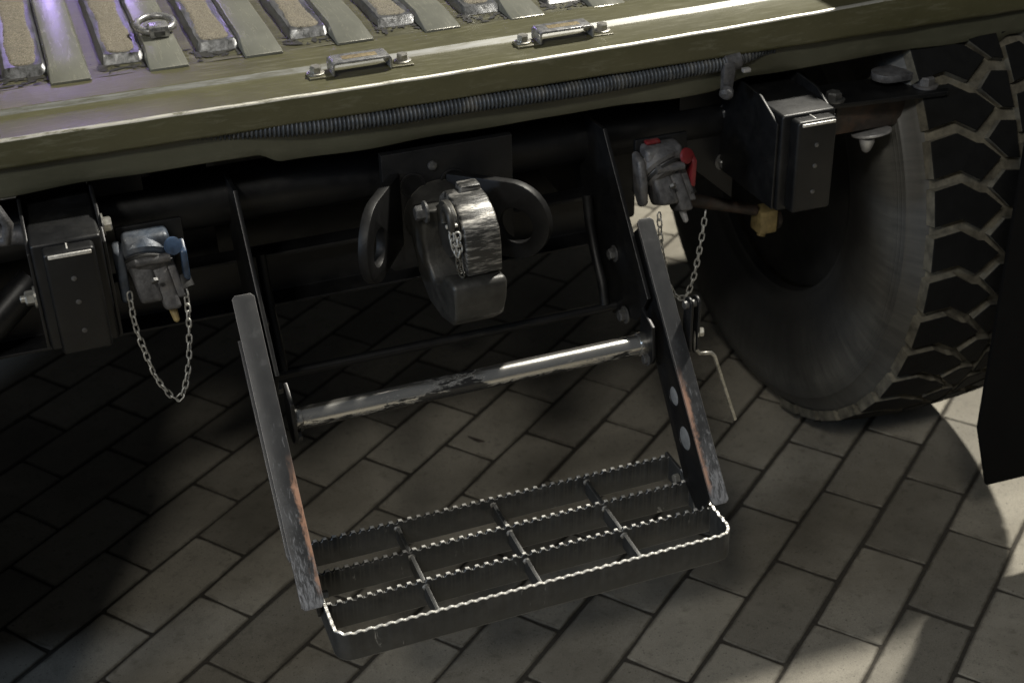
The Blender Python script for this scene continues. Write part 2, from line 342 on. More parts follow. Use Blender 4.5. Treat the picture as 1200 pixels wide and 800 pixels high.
def plate(name, outer, holes, th, org, ux, uy, mat, parent, bev=0.0006, res=20):
    """flat plate with round or polygon holes, thickness th along ux x uy"""
    cu = bpy.data.curves.new('outline', 'CURVE'); cu.dimensions = '2D'; cu.fill_mode = 'BOTH'; cu.extrude = max(th / 2 - bev, 1e-4); cu.bevel_depth = bev; cu.bevel_resolution = 1; cu.offset = -bev
    def sp(pts):
        s = cu.splines.new('POLY'); s.points.add(len(pts) - 1)
        for q, p in zip(s.points, pts): q.co = (p[0], p[1], 0, 1)
        s.use_cyclic_u = True
    sp(outer)
    for h in holes:
        sp([(h[0] + h[2] * math.cos(2 * math.pi * j / res), h[1] + h[2] * math.sin(2 * math.pi * j / res)) for j in range(res)] if len(h) == 3 and not hasattr(h[0], '__len__') else h)
    t = bpy.data.objects.new('outline', cu); COL.objects.link(t)
    me = bpy.data.meshes.new_from_object(t.evaluated_get(bpy.context.evaluated_depsgraph_get()))
    bpy.data.objects.remove(t); bpy.data.curves.remove(cu)
    bm = bmesh.new(); bm.from_mesh(me); bpy.data.meshes.remove(me)
    bmesh.ops.remove_doubles(bm, verts=bm.verts, dist=1e-6)
    ux = Vector(ux).normalized(); uy = Vector(uy); uy = (uy - ux * uy.dot(ux)).normalized(); uz = ux.cross(uy); org = Vector(org)
    for v in bm.verts: v.co = org + ux * v.co.x + uy * v.co.y + uz * v.co.z
    return mesh_obj(name, bm, mat, parent)
def arc(cx, cy, r, a0, a1, n): return [(cx + r * math.cos(R(a0 + (a1 - a0) * i / n)), cy + r * math.sin(R(a0 + (a1 - a0) * i / n))) for i in range(n + 1)]

# ------------------------------------------------------------------ ground
bm = bmesh.new(); q = [bm.verts.new(p) for p in ((-9, -8, -0.0021), (11, -8, -0.0021), (11, 12, -0.0021), (-9, 12, -0.0021))]; bm.faces.new(q)
bed_sheet = mesh_obj('pavement', bm, 'sand', None, smooth=False); bed_sheet['kind'] = 'structure'
UX, VX = Vector((0.785, 0.619, 0)), Vector((0.619, -0.785, 0)); U0, V0 = 1.73759, -1.65089
def paver_bm(L, W, seed, H=0.007, ch=0.0016):
    rn = random.Random(seed); bm = bmesh.new(); pl = []
    cor = [(-L, -W), (L, -W), (L, W), (-L, W)]
    for (x0, y0), (x1, y1) in zip(cor, cor[1:] + cor[:1]):       # three uneven stretches to a side, blunt corners
        nx, ny = (y1 - y0), -(x1 - x0); q = math.hypot(nx, ny); nx, ny = nx / q, ny / q; ln = q
        for t in (0.0035 / ln, 0.3 + rn.uniform(-.08, .08), 0.7 + rn.uniform(-.08, .08), 1 - 0.0035 / ln):
            e = rn.uniform(-0.0009, 0.0006) - (0.0011 if t < 0.1 or t > 0.9 else 0); pl.append((x0 + (x1 - x0) * t + nx * e, y0 + (y1 - y0) * t + ny * e))
    n = len(pl)
    def ring(ins, z): return [bm.verts.new((x - math.copysign(ins, x), y - math.copysign(ins, y), z)) for x, y in pl]
    A, B, Cc = ring(0, -H), ring(0, -ch * 0.8), ring(ch + 0.0004, 0.0)
    for P, Q in ((A, B), (B, Cc)):
        for t in range(n): bm.faces.new((P[t], P[(t + 1) % n], Q[(t + 1) % n], Q[t]))
    bm.faces.new(Cc); return bm
pmes = []
for q in range(6):
    bm = paver_bm(0.0981, 0.0477, q); me = bpy.data.meshes.new('paver'); bm.to_mesh(me); bm.free(); me.materials.append(M['paver']); pmes.append(me)
PR = math.atan2(UX.y, UX.x)
cinv = cam.matrix_world.inverted()
def in_frame(p, mg=0.09):
    q = cinv @ Vector(p)
    if q.z > -0.05: return False
    return abs(q.x / -q.z) < 0.3632 + mg and abs(q.y / -q.z) < 0.2422 + mg
far = bmesh.new(); cand = []
for j in range(-45, 75):
    ph = (0.75 if j % 2 else 1.75) - 0.0147 * (j - 1)
    for n in range(-40, 34):
        c = UX * ((2 * n + 1 + ph) * 0.1 + U0) + VX * ((j + 0.5) * 0.1 + V0)
        if not (-4 < c.x < 6 and -2.5 < c.y < 6.5): continue
        cand.append((c, in_frame(c) and c.y < 3.0))
near = [c for c, f in cand if f]; near.sort(key=lambda c: (c - Vector((0, 0, 1.365))).length); near = near[:290]; nk = {tuple(c) for c in near}
for c, f in cand:
    dz = random.uniform(-0.0007, 0.0007); tilt = (random.uniform(-0.004, 0.004), random.uniform(-0.004, 0.004), PR + random.uniform(-0.006, 0.006))
    c2 = Vector((c.x + random.uniform(-0.0008, 0.0008), c.y + random.uniform(-0.0008, 0.0008), dz))
    if tuple(c) in nk:
        o = bpy.data.objects.new('paver', random.choice(pmes)); COL.objects.link(o); o.parent = bed_sheet; o.location = c2 - WL[bed_sheet]; o.rotation_euler = tilt
    else:
        x = Matrix.Translation(c2) @ Matrix.Rotation(tilt[2], 4, 'Z'); vs = [far.verts.new(x @ Vector(p)) for p in [(-.0974, -.047, -.0028), (.0974, -.047, -.0028), (.0974, .047, -.0028), (-.0974, .047, -.0028)]]
        v2 = [far.verts.new(x @ Vector(p)) for p in [(-.0939, -.0435, 0), (.0939, -.0435, 0), (.0939, .0435, 0), (-.0939, .0435, 0)]]
        far.faces.new(v2)
        for i in range(4): far.faces.new((vs[i], vs[(i + 1) % 4], v2[(i + 1) % 4], v2[i]))
fo = mesh_obj('distant_pavers', far, 'paver', bed_sheet, smooth=False); fo['kind'] = 'stuff'

# ------------------------------------------------------------------ truck
XC = 0.455
truck = empty('military_truck', (XC, 1.85, 0))
tag(truck, 'rear end of olive drab military truck with black bumper, tow hook and big tyre', 'truck')

# --- tailgate: profile drawn along X with small dents
tg = empty('tailgate', (XC, 1.58, 0.77), truck)
def sm(x, a, b): t = max(0, min(1, (x - a) / (b - a))); return t * t * (3 - 2 * t)
prof = [(1.640, 0.806), (1.5805, 0.806)] + [(1.5785, 0.8058), (1.5735, 0.8008), (1.571, 0.800)] + [(1.5068, 0.8002)] + [(1.5058 - 0.0045 * math.sin(R(a)), 0.7957 + 0.0045 * math.cos(R(a))) for a in (0, 22, 45, 68, 90)] + [(1.5010, 0.771), (1.5016, 0.7685), (1.5035, 0.7665), (1.509, 0.7655)]
lip = [(1.512, 0.7650), (1.5122, 0.742), (1.5118, 0.7335), (1.513, 0.7318), (1.516, 0.7310), (1.56, 0.731)]
def edge_shift(x, y, z):
    rise = 0.011 * max(0.0, (x - 0.38) / 0.68) ** 2
    wv = 0.0004 * math.sin(x * 11.0 + 1.0) + 0.00022 * math.sin(x * 51.0) + 0.00016 * math.sin(x * 97 + z * 40)
    top = sm(z, 0.765, 0.795)
    return (x, y + wv * (1.0 if y < 1.55 else 0.2), z + min(rise, 0.02) * top + 0.4 * wv)
def strip(name, pf, x0, x1, n, mat, fn, parent=tg, worn={}):
    bm = bmesh.new(); rows = []
    for i in range(n + 1):
        x = x0 + (x1 - x0) * i / n; rows.append([bm.verts.new(fn(x, *p)) for p in pf])
    for a, b in zip(rows, rows[1:]):
        for j in range(len(pf) - 1): bm.faces.new((a[j], a[j + 1], b[j + 1], b[j])).material_index = worn.get(j, 0)
    o = mesh_obj(name, bm, mat, parent, angle=60)
    # face outward (profile runs from the top back edge round to the underside)
    return o
strip('edge_rail', prof, -0.51, 1.42, 260, ['olive', 'edgewear', 'ridgewear'], edge_shift, worn={2: 2, 6: 1, 7: 1, 8: 1})
def lip_shift(x, y, z):
    low = 0.012 * sm(x, 0.235, 0.262) * (1 - sm(x, 0.815, 0.87)); t = 1 - sm(z, 0.733, 0.752)
    tab = 0.016 * math.exp(-((x - 1.238) / 0.020) ** 4)
    wv = 0.0012 * math.sin(x * 13.0) + 0.0006 * math.sin(x * 47)
    return (x, y + wv + (0.0 if z > 0.74 else 0.002 * math.sin(x * 31)), z - (low + tab) * t + wv * 0.5)
strip('lower_lip', lip, -0.51, 1.42, 320, 'olivedark', lip_shift)
# floor panel of the tailgate
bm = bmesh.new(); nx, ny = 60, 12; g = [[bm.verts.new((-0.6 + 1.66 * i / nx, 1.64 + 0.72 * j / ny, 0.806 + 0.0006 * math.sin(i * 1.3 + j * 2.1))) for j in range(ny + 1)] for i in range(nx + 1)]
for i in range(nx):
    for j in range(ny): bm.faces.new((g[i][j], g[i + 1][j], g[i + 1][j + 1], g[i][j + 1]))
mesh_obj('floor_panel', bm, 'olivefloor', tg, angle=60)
box('bed_underside', (-0.6, 1.57, 0.742), (1.06, 4.6, 0.80), 'blackdull', truck, 0.004)
# ribs
def smooth_rib(xc, dz=0.0):
    wd, wt, h = 0.0232, 0.0195, 0.0125; z = 0.8062; bm = bmesh.new()
    y0, y1, y2 = 1.634, 1.690, 2.34
    base = [(xc - wd, y0), (xc + wd, y0), (xc + wd, y2), (xc - wd, y2)]
    top = [(xc - wt, y1), (xc + wt, y1), (xc + wt, y2 - 0.03), (xc - wt, y2 - 0.03)]
    A = [bm.verts.new((*p, z)) for p in base]; A2 = [bm.verts.new((p[0], p[1], z + (0.003 if p[1] < 2 else 0.0))) for p in base]; B = [bm.verts.new((*p, z + h + dz)) for p in top]
    for P, Q in ((A, A2), (A2, B)):
        for j in range(4): bm.faces.new((P[j], P[(j + 1) % 4], Q[(j + 1) % 4], Q[j]))
    bm.faces.new(B); bmesh.ops.recalc_face_normals(bm, faces=bm.faces); bevel(bm, 0.0016, 2, 12)
    return mesh_obj('rib', bm, 'rib', tg, angle=25)
def grip_strip(xc, seed):
    rnd = random.Random(seed); z = 0.8062; y0, y2 = 1.682, 2.34; n = 44; bm = bmesh.new()
    ys = [y0 + (y2 - y0) * (i / n) ** 1.35 for i in range(n + 1)]
    cs = [(-0.0262, 0.0), (-0.0238, 0.0070), (-0.0215, 0.0100), (-0.0180, 0.0092), (0.0180, 0.0092), (0.0215, 0.0100), (0.0238, 0.0070), (0.0262, 0.0)]
    rows = []
    for i, y in enumerate(ys):
        e = 1.0 if i else 0.05
        sp = 0.0 if i else 0.006
        rows.append([bm.verts.new((xc + cx * (1 + (0.08 if i == 0 and abs(cx) > 0.02 else 0)) + rnd.uniform(-.0006, .0006), y + (rnd.uniform(-0.002, 0.002) - 0.004 if i == 0 else 0) - (0.012 if i == 0 and abs(cx) > 0.026 else 0), z + cz * e + (rnd.uniform(-.0005, .0005) if cz else -0.0004))) for cx, cz in cs])
    for a, b in zip(rows, rows[1:]):
        for j in range(len(cs) - 1): bm.faces.new((a[j], b[j], b[j + 1], a[j + 1]))
    # ragged torn skirt in front
    fr = rows[0]; fw = [bm.verts.new((v.co.x + rnd.uniform(-.002, .002), v.co.y - rnd.uniform(0.001, 0.007), z + 0.0004)) for v in fr]
    for j in range(len(fr) - 1): bm.faces.new((fr[j], fr[j + 1], fw[j + 1], fw[j]))
    o = mesh_obj('grip_strip', bm, 'stripedge', tg, angle=50)
    bm = bmesh.new(); nx, ny = 11, 150; yy0 = y0 + 0.0105; G = []
    for j in range(ny + 1):
        t = j / ny; y = yy0 + (2.2 - yy0) * t ** 1.3; row = []
        for i in range(nx + 1):
            s = (i / nx * 2 - 1); hw = 0.0168 * (1 + 0.10 * math.sin(y * 37 + seed)) ; rr = y - yy0
            if rr < 0.013: hw *= math.sqrt(max(0.12, 1 - ((0.013 - rr) / 0.0135) ** 2))
            edge = abs(s) > 0.99 or j == 0
            row.append(bm.verts.new((xc + s * hw * (1 + rnd.uniform(-.05, .05)), y, z + (0.0086 if edge else 0.0103 + rnd.uniform(-0.0008, 0.0010)))))
        G.append(row)
    for a, b in zip(G, G[1:]):
        for i in range(nx): bm.faces.new((a[i], a[i + 1], b[i + 1], b[i]))
    mesh_obj('grit_pad', bm, 'grit', tg, angle=180)
    bm = bmesh.new()                                        # flakes of black coating torn off round the end of the strip
    for q in range(85):
        if rnd.random() < 0.62: cx = xc + rnd.choice((-1, 1)) * (0.021 + abs(rnd.gauss(0, 0.006))); cy = 1.678 + rnd.gauss(-0.006, 0.011)
        else: cx = xc + rnd.uniform(-0.028, 0.028); cy = 1.672 - abs(rnd.gauss(0, 0.010))
        rr = rnd.choice((0.0010, 0.0014, 0.0022, 0.0036)) * rnd.uniform(0.6, 1.3); el = rnd.uniform(1, 3.2); an = rnd.uniform(0, 3.14); vs = []
        for t in range(7):
            a = t / 7 * 6.283; e = rr * rnd.uniform(0.5, 1.25); px, py = e * el * math.cos(a), e * math.sin(a)
            vs.append(bm.verts.new((cx + px * math.cos(an) - py * math.sin(an), max(cy, 1.642) + px * math.sin(an) + py * math.cos(an), z + 0.0008 + rnd.uniform(0, 0.0003))))
        bm.faces.new(vs)
    fk = mesh_obj('coating_flakes', bm, 'blackdull', tg, smooth=False); fk['kind'] = 'stuff'
for i in range(-1, 9): smooth_rib(0.0515 + 0.1128 * i)
for i in range(-1, 10): grip_strip(0.0035 + 0.1132 * i, 30 + i)
# staples with bolts
def staple(xc):
    hw, y0, y1, z0, h = 0.036, 1.541, 1.571, 0.800, 0.0175
    zz = z0 + 0.011 * max(0, (xc - 0.38) / 0.68) ** 2
    for s in (-1, 1): box('staple_foot', (xc + s * 0.0485 - 0.0145, y0 + 0.002, zz - 0.001), (xc + s * 0.0485 + 0.0145, y1 - 0.004, zz + 0.0026), 'olive', tg, 0.0012)
    o = prism('staple', [(-hw, zz + 0.002)] + [(-hw + 0.005 - 0.005 * math.cos(R(a)), zz + h - 0.005 + 0.005 * math.sin(R(a))) for a in (0, 30, 60, 90)] + [(hw - 0.005 + 0.005 * math.sin(R(a)), zz + h - 0.005 + 0.005 * math.cos(R(a))) for a in (0, 30, 60, 90)] + [(hw, zz + 0.002), (hw - 0.003, zz + 0.002)]
          + [(hw - 0.003 - 0.002 + 0.002 * math.cos(R(a)), zz + h - 0.005 + 0.002 * math.sin(R(a))) for a in (0, 45, 90)] + [(-hw + 0.005 - 0.002 * math.sin(R(a)), zz + h - 0.005 + 0.002 * math.cos(R(a))) for a in (0, 45, 90)] + [(-hw + 0.003, zz + 0.002)],
          y0, y1, 'chromed', tg, 0.0008, f=lambda p, y: (xc + p[0], y, p[1]))
    # long slot in the top of the staple, worn through the paint
    box('staple_slot', (xc - 0.021, y0 + 0.009, zz + h - 0.0006), (xc + 0.021, y1 - 0.009, zz + h + 0.0003), 'slotworn', tg, 0.0002)
    for s in (-1, 1): bolt((xc + s * 0.0525, 1.557, zz + 0.0026), (0, 0, 1), 0.0072, 0.010, 'zinc', tg, rot=0.4 + s)
staple(0.3735); staple(0.6310)
# lashing ring on a rib
lathe('ring_seat', [(0, 0.019), (0.002, 0.0185), (0.003, 0.016)], (0.166, 1.742, 0.8180), (0, 0, 1), 'olive', tg)
bm = bmesh.new(); add_tube(bm, [(0.166 + 0.0225 * math.cos(a), 1.746 + 0.0225 * math.sin(a), 0.8275 + 0.003 * math.sin(a)) for a in [2 * math.pi * i / 28 for i in range(28)]], 0.0046, 8, True); mesh_obj('lashing_ring', bm, 'chromed', tg, angle=60)
box('ring_keeper', (0.155, 1.712, 0.8195), (0.179, 1.738, 0.8335), 'chromed', tg, 0.0025)
box('keeper_slot', (0.160, 1.7105, 0.8225), (0.173, 1.7125, 0.8285), 'darkbolt', tg, 0.0008)
# corrugated hose tucked under the edge
bm = bmesh.new(); prf = []; x = 0.13; pts = []; rad = []
while x < 0.905:
    for dx, r in ((0, 0.0080), (0.0010, 0.0102), (0.0021, 0.0108), (0.0032, 0.0102), (0.0042, 0.0080)):
        xx = x + dx
        pts.append((xx, 1.5075 + 0.014 * (1 - sm(xx, 0.13, 0.30)) + 0.0018 * math.sin(xx * 9) + 0.008 * sm(xx, 0.84, 0.9), 0.7555 + 0.0125 * (1 - sm(xx, 0.14, 0.42)) + 0.010 * sm(xx, 0.82, 0.90) + 0.0012 * math.sin(xx * 17))); rad.append(r)
    x += 0.0050
add_tube(bm, pts, rad, 12); mesh_obj('corrugated_hose', bm, 'hose', truck, angle=60)
hc = empty('hose_clip', (0.83, 1.49, 0.75), truck)
lathe('clip_band', [(-0.011, 0.0115), (-0.010, 0.0128), (0.010, 0.0128), (0.011, 0.0115)], (0.838, 1.5065, 0.759), (1, 0, 0.1), 'cast', hc)
prism('clip_tongue', [(1.490, 0.765), (1.4875, 0.752), (1.492, 0.726), (1.498, 0.722), (1.499, 0.75)], 0.820, 0.836, 'cast', hc, 0.002)
lathe('clip_knob', [(0, 0.006), (0.004, 0.009), (0.011, 0.009), (0.014, 0.005), (0.014, 0.0)], (0.827, 1.490, 0.730), (-0.5, -0.6, -0.4), 'cast', hc)
box('clip_screw', (0.846, 1.486, 0.748), (0.857, 1.494, 0.7535), 'whitemetal', hc, 0.0015)

# --- chassis behind, dark
tube('cross_tube', [(-0.10, 1.595, 0.655), (1.0, 1.595, 0.655)], 0.036, 'black', truck, 20)
prism('rear_crossmember', [(1.575, 0.500), (1.575, 0.504), (1.607, 0.506), (1.607, 0.562), (1.580, 0.566), (1.580, 0.572), (1.614, 0.570), (1.614, 0.498)], -0.10, 0.72, 'black', truck, 0.0012)
for x in (0.12, 0.70): box('frame_rail', (x, 1.63, 0.50), (x + 0.07, 4.2, 0.70), 'blackdull', truck, 0.006)
tube('axle_tube', [(-0.1, 1.86, 0.475), (0.3, 1.86, 0.475), (0.35, 1.86, 0.475), (0.45, 1.86, 0.475), (0.55, 1.86, 0.475), (0.6, 1.86, 0.475), (1.12, 1.86, 0.46)], [0.035, 0.035, 0.08, 0.11, 0.08, 0.035, 0.035], 'blackdull', truck, 18)
box('gear_housing', (0.25, 2.1, 0.38), (0.70, 2.9, 0.74), 'blackdull', truck, 0.03)
box('fuel_tank', (-0.12, 2.6, 0.36), (0.12, 3.9, 0.72), 'blackdull', truck, 0.03)
# side body that carries the wheel arches
for sgn in (-1, 1):
    xa, xb = (1.07, 1.44) if sgn > 0 else (2 * XC - 1.44, 2 * XC - 1.07)
    box('wheel_arch', (xa, 1.545, 0.93), (xb, 2.40, 0.99), 'olivedark', truck, 0.006)
    box('side_body', (xa, 2.405, 0.735), (xb, 4.6, 0.99), 'olivedark', truck, 0.006)
    fx = (1.441, 1.60) if sgn > 0 else (2 * XC - 1.60, 2 * XC - 1.441)
    box('added_shade_block', (fx[0], 2.04, 0.90), (fx[1], 2.46, 0.95), 'olivedark', truck, 0.006)  # added out of view to shade the paving beyond the wheel
    box('arch_end', (xa, 1.545, 0.80), (xb, 1.57, 0.928), 'olivedark', truck, 0.004)

# --- bumper blocks
def bumper_block(x0, x1, side):
    b = empty('bumper_block', ((x0 + x1) / 2, 1.47, 0.64), truck)
    box('channel', (x0, 1.4185, 0.583), (x1, 1.575, 0.712), 'black', b, 0.004, seg=3)
    for x in (x0 - 0.0045, x1):
        prism('side_plate', [(1.424, 0.585), (1.424, 0.700), (1.470, 0.722), (1.575, 0.728), (1.575, 0.585)], x + 0.0003, x + 0.0042, 'black', b, 0.0012)
    # shallow recess frame and proud pad
    box('pad', (x0 + 0.011, 1.3985, 0.586), (x1 - 0.009, 1.4200, 0.7085), 'black', b, 0.0045, seg=4)
    box('pad_top_edge', (x0 + 0.016, 1.3966, 0.7025), (x1 - 0.013, 1.4006, 0.7062), 'bare', b, 0.0008)
    box('pad_seam', ((x0 + x1) / 2 - 0.0008, 1.404, 0.7083), ((x0 + x1) / 2 + 0.0008, 1.4182, 0.7093), 'bare', b, 0.0002)
    for i, z in enumerate((0.676, 0.648, 0.613)):
        lathe('rivet', [(0, 0.0032), (0.001, 0.0028), (0.0016, 0.0012), (0.0016, 0.0)], ((x0 + x1) / 2 + 0.001, 1.3987, z), (0, -1, 0), 'darkbolt', b, 12)
    return b
bl = bumper_block(-0.0285, 0.0450, -1)
bolt((0.0494, 1.455, 0.706), (1, 0, 0), 0.0085, 0.010, 'zinc', bl)
bolt((-0.033, 1.452, 0.636), (-1, 0, 0), 0.0085, 0.012, 'zinc', bl, shank=0.004)
br = bumper_block(0.8665, 0.9420, 1)
# gusset beside the right block with two bolts
gs = plate('gusset_plate', [(0, 0), (0.085, -0.075), (0.085, 0.12), (0, 0.12)], [], 0.006, (0.800, 1.570, 0.612), (1, 0, 0), (0, 0, 1), 'black', truck)
for z in (0.666, 0.594): bolt((0.868, 1.5665, z), (0, -1, 0), 0.0085, 0.009, 'darkbolt', gs)
plate('gusset_plate', [(0, 0), (0.06, 0), (0.06, 0.14), (0, 0.14)], [], 0.006, (0.047, 1.580, 0.585), (1, 0, 0), (0, 0, 1), 'black', truck)
# bracket on the right of the right block
bk = empty('mounting_bracket', (1.07, 1.5, 0.66), truck)
plate('bracket_plate', [(0.955, 1.490), (1.145, 1.468), (1.158, 1.485), (1.15, 1.545), (0.955, 1.56)], [], 0.006, (0, 0, 0.682), (1, 0, 0), (0, 1, 0), 'black', bk)
box('bracket_box', (1.000, 1.505, 0.632), (1.130, 1.56, 0.678), 'rustbr', bk, 0.003)
bolt((0.990, 1.500, 0.6855), (0, 0, 1), 0.0105, 0.012, 'darkbolt', bk)
bolt((1.128, 1.495, 0.6855), (0, 0, 1), 0.0115, 0.014, 'cast', bk)
plate('bracket_tongue', arc(0, 0, 0.02, 90, 270, 8) + arc(0.05, 0, 0.02, -90, 90, 8), [], 0.010, (1.085, 1.525, 0.698), (1, 0, 0), (0, 1, 0), 'cast', bk)
plate('thin_disc', arc(0, 0, 0.027, 0, 345, 22), [], 0.0035, (1.058, 1.505, 0.628), (1, 0, 0.10), (0, 1, -0.22), 'whitemetal', bk)
lathe('dome_nut', [(0, 0.010), (0.004, 0.0105), (0.010, 0.0088), (0.017, 0.006), (0.0195, 0.003), (0.020, 0.0)], (1.046, 1.496, 0.6245), (0, 0, -1), 'whitemetal', bk, 14)
# yellow line fitting above the axle
lf = empty('brake_line_fitting', (0.95, 1.60, 0.48), truck)
tube('brake_line', [(0.835, 1.63, 0.519), (0.88, 1.615, 0.509), (0.945, 1.60, 0.492)], [0.010, 0.0095, 0.008], 'rustbr', lf)
box('fitting_block', (0.945, 1.585, 0.458), (0.973, 1.615, 0.494), 'brass', lf, 0.003)
lathe('fitting_ring', [(0, 0.016), (0.006, 0.016), (0.008, 0.013)], (0.974, 1.60, 0.474), (1, 0, 0), 'rustbr', lf)
lathe('fitting_bolt', [(0, 0.006), (0.008, 0.006), (0.009, 0.003)], (0.957, 1.60, 0.458), (-0.3, -0.2, -1), 'brass', lf)
# left bits
tube('tow_loop', [(-0.075, 1.47, 0.745), (-0.052, 1.455, 0.742), (-0.045, 1.452, 0.725), (-0.050, 1.455, 0.706), (-0.075, 1.47, 0.70)], 0.006, 'cast', truck)
tube('stay_rod', [(-0.033, 1.50, 0.690), (-0.10, 1.50, 0.695)], 0.012, 'cast', truck)
tube('exhaust_pipe', [(-0.035, 1.60, 0.585), (-0.09, 1.58, 0.545), (-0.16, 1.56, 0.52)], 0.020, 'black', truck)

# --- pintle and eyes
pt = empty('tow_pintle', (0.45, 1.42, 0.64), truck)
plate('mounting_plate', [(0.376, 0.566), (0.384, 0.558), (0.533, 0.558), (0.541, 0.566), (0.541, 0.712), (0.376, 0.712)], [], 0.012, (0, 1.506, 0), (1, 0, 0), (0, 0, 1), 'black', pt, 0.0015)
for x, z in ((0.412, 0.668), (0.463, 0.665)):
    lathe('plate_bolt', [(0, 0.0165), (0.002, 0.0165), (0.002, 0.0145), (0.0005, 0.0135), (0.0005, 0.0)], (x, 1.4995, z), (0, -1, 0), 'black', pt, 24)
lathe('grease_plug', [(0, 0.006), (0.003, 0.0055), (0.004, 0.0035), (0.004, 0.0)], (0.4385, 1.4995, 0.690), (0, -1, 0), 'darkbolt', pt, 14)
lathe('swivel_boss', [(0, 0.044), (0.02, 0.040), (0.045, 0.034), (0.055, 0.028), (0.055, 0)], (0.430, 1.499, 0.640), (0, -1, 0), 'forged', pt, 24)
# lower jaw: hooked shape seen from the side
jaw = [(1.470, 0.672), (1.475, 0.628), (1.455, 0.590), (1.425, 0.563), (1.392, 0.556), (1.364, 0.560), (1.346, 0.574), (1.340, 0.597), (1.339, 0.618), (1.343, 0.6245), (1.368, 0.6245), (1.376, 0.618), (1.383, 0.605), (1.400, 0.603), (1.417, 0.620), (1.424, 0.648), (1.424, 0.682)]
def jx(p, x):
    t = sm(p[0], 1.345, 1.44); s = (x - 0.4285) / 0.033; taper = 1 - 0.14 * sm(0.60 - p[1], 0.0, 0.045) * 1.0
    return (0.4285 + s * 0.033 * taper * (1 - 0.22 * t) - 0.016 * t, p[0], p[1])
prism('lower_jaw', jaw, 0.3955, 0.4615, 'forged', pt, 0.005, f=jx, seg=3, ang=35)
latch = [(a, 0.6265 + (b - 0.6265) * 0.86) for a, b in [(1.452, 0.676), (1.446, 0.700), (1.426, 0.7155), (1.398, 0.716), (1.372, 0.706), (1.356, 0.688), (1.3515, 0.668), (1.3505, 0.6265), (1.366, 0.6262), (1.372, 0.650), (1.384, 0.668), (1.405, 0.676), (1.425, 0.668)]]
prism('upper_latch', latch, 0.4165, 0.4595, 'hook', pt, 0.003, seg=3)
box('latch_tab', (0.432, 1.412, 0.699), (0.4575, 1.432, 0.710), 'hook', pt, 0.003)
lathe('latch_cheek', [(0, 0.033), (0.007, 0.033), (0.009, 0.030), (0.009, 0)], (0.4155, 1.398, 0.668), (-1, 0, 0), 'forged', pt, 22)
bolt((0.392, 1.418, 0.684), (-1, 0, 0), 0.009, 0.014, 'darkbolt', pt)
bm = bmesh.new(); add_tube(bm, [(0.4045, 1.378 - 0.014 * math.cos(R(a)), 0.688 + 0.015 * math.sin(R(a))) for a in range(-30, 211, 24)], 0.0045, 8); mesh_obj('safety_pin', bm, 'forged', pt, angle=60)
box('pin_tip', (0.3985, 1.364, 0.6845), (0.4125, 1.369, 0.688), 'bare', pt, 0.0008)
def add_chain(bm, path, link_len=0.0115, wire=0.0011, wdt=0.0030, seg=6):
    path = [Vector(p) for p in path]
    sub = []
    for i in range(len(path) - 1):          # Catmull-Rom
        p0, p1, p2, p3 = path[max(i - 1, 0)], path[i], path[i + 1], path[min(i + 2, len(path) - 1)]
        for kk in range(24):
            t = kk / 24; sub.append(0.5 * ((2 * p1) + (p2 - p0) * t + (2 * p0 - 5 * p1 + 4 * p2 - p3) * t * t + (3 * p1 - p0 - 3 * p2 + p3) * t ** 3))
    sub.append(path[-1])
    pitch = link_len - 2.6 * wire; nodes = [sub[0]]; acc = 0
    for a, b in zip(sub, sub[1:]):
        acc += (b - a).length
        if acc >= pitch: nodes.append(b); acc = 0
    rn = random.Random(3)
    for i, (a, b) in enumerate(zip(nodes, nodes[1:])):
        d = (b - a).normalized(); u, v = frame_at(d); an = (0.6 if i % 2 else 0.6 + math.pi / 2) + rn.uniform(-0.35, 0.35); w_ = u * math.cos(an) + v * math.sin(an); c = (a + b) / 2
        hl = link_len / 2 - wdt
        ring = [c + d * (hl + wdt * math.cos(R(t))) + w_ * (wdt * math.sin(R(t))) for t in (90, 60, 30, 0, -30, -60, -90)] + [c + d * (-hl - wdt * math.cos(R(t))) + w_ * (wdt * math.sin(R(t))) for t in (-90, -60, -30, 0, 30, 60, 90)]
        add_tube(bm, ring, wire, seg, True)
def chain(path, parent, mat='chain', **kw):
    bm = bmesh.new(); add_chain(bm, path, **kw); return mesh_obj('chain', bm, mat, parent, angle=60)
chain([(0.405, 1.366, 0.686), (0.404, 1.360, 0.668), (0.409, 1.358, 0.652), (0.4105, 1.356, 0.662), (0.4095, 1.360, 0.682)], pt, link_len=0.010, wire=0.0012)
chain([(0.409, 1.358, 0.655), (0.4085, 1.356, 0.640), (0.412, 1.355, 0.628), (0.4135, 1.352, 0.622)], pt, 'forged', link_len=0.010, wire=0.0012)
# four small yellow paint dots crossing on the jaw cheek
for (dy, dz, a, b) in ((0, 0, 0.0032, 0.0009), (0, 0, 0.0009, 0.0032)):
    box('paint_mark', (0.3953 - 0.0005, 1.392 - a, 0.5925 - b), (0.3953 + 0.0012, 1.392 + a, 0.5925 + b), 'brass', pt, 0.0002)
for o in pt.children:
    if o.name.split('.')[0] not in ('mounting_plate', 'plate_bolt', 'grease_plug'): o.location += Vector((0.0125, 0, -0.0135))
# towing eyes splayed to both sides
def eye(x, y, z, a):
    u = Vector((math.sin(R(a)), -math.cos(R(a)), 0))
    return plate('towing_eye', arc(0.030, 0, 0.050, -95, 95, 16) + [(-0.055, 0.047), (-0.055, -0.047)], [(0.036, -0.006, 0.0225)], 0.012, (x, y, z), u, (0, 0, 1), 'eyeblack', truck, 0.0015)
eye(0.362, 1.455, 0.640, -33); eye(0.497, 1.462, 0.630, 45)

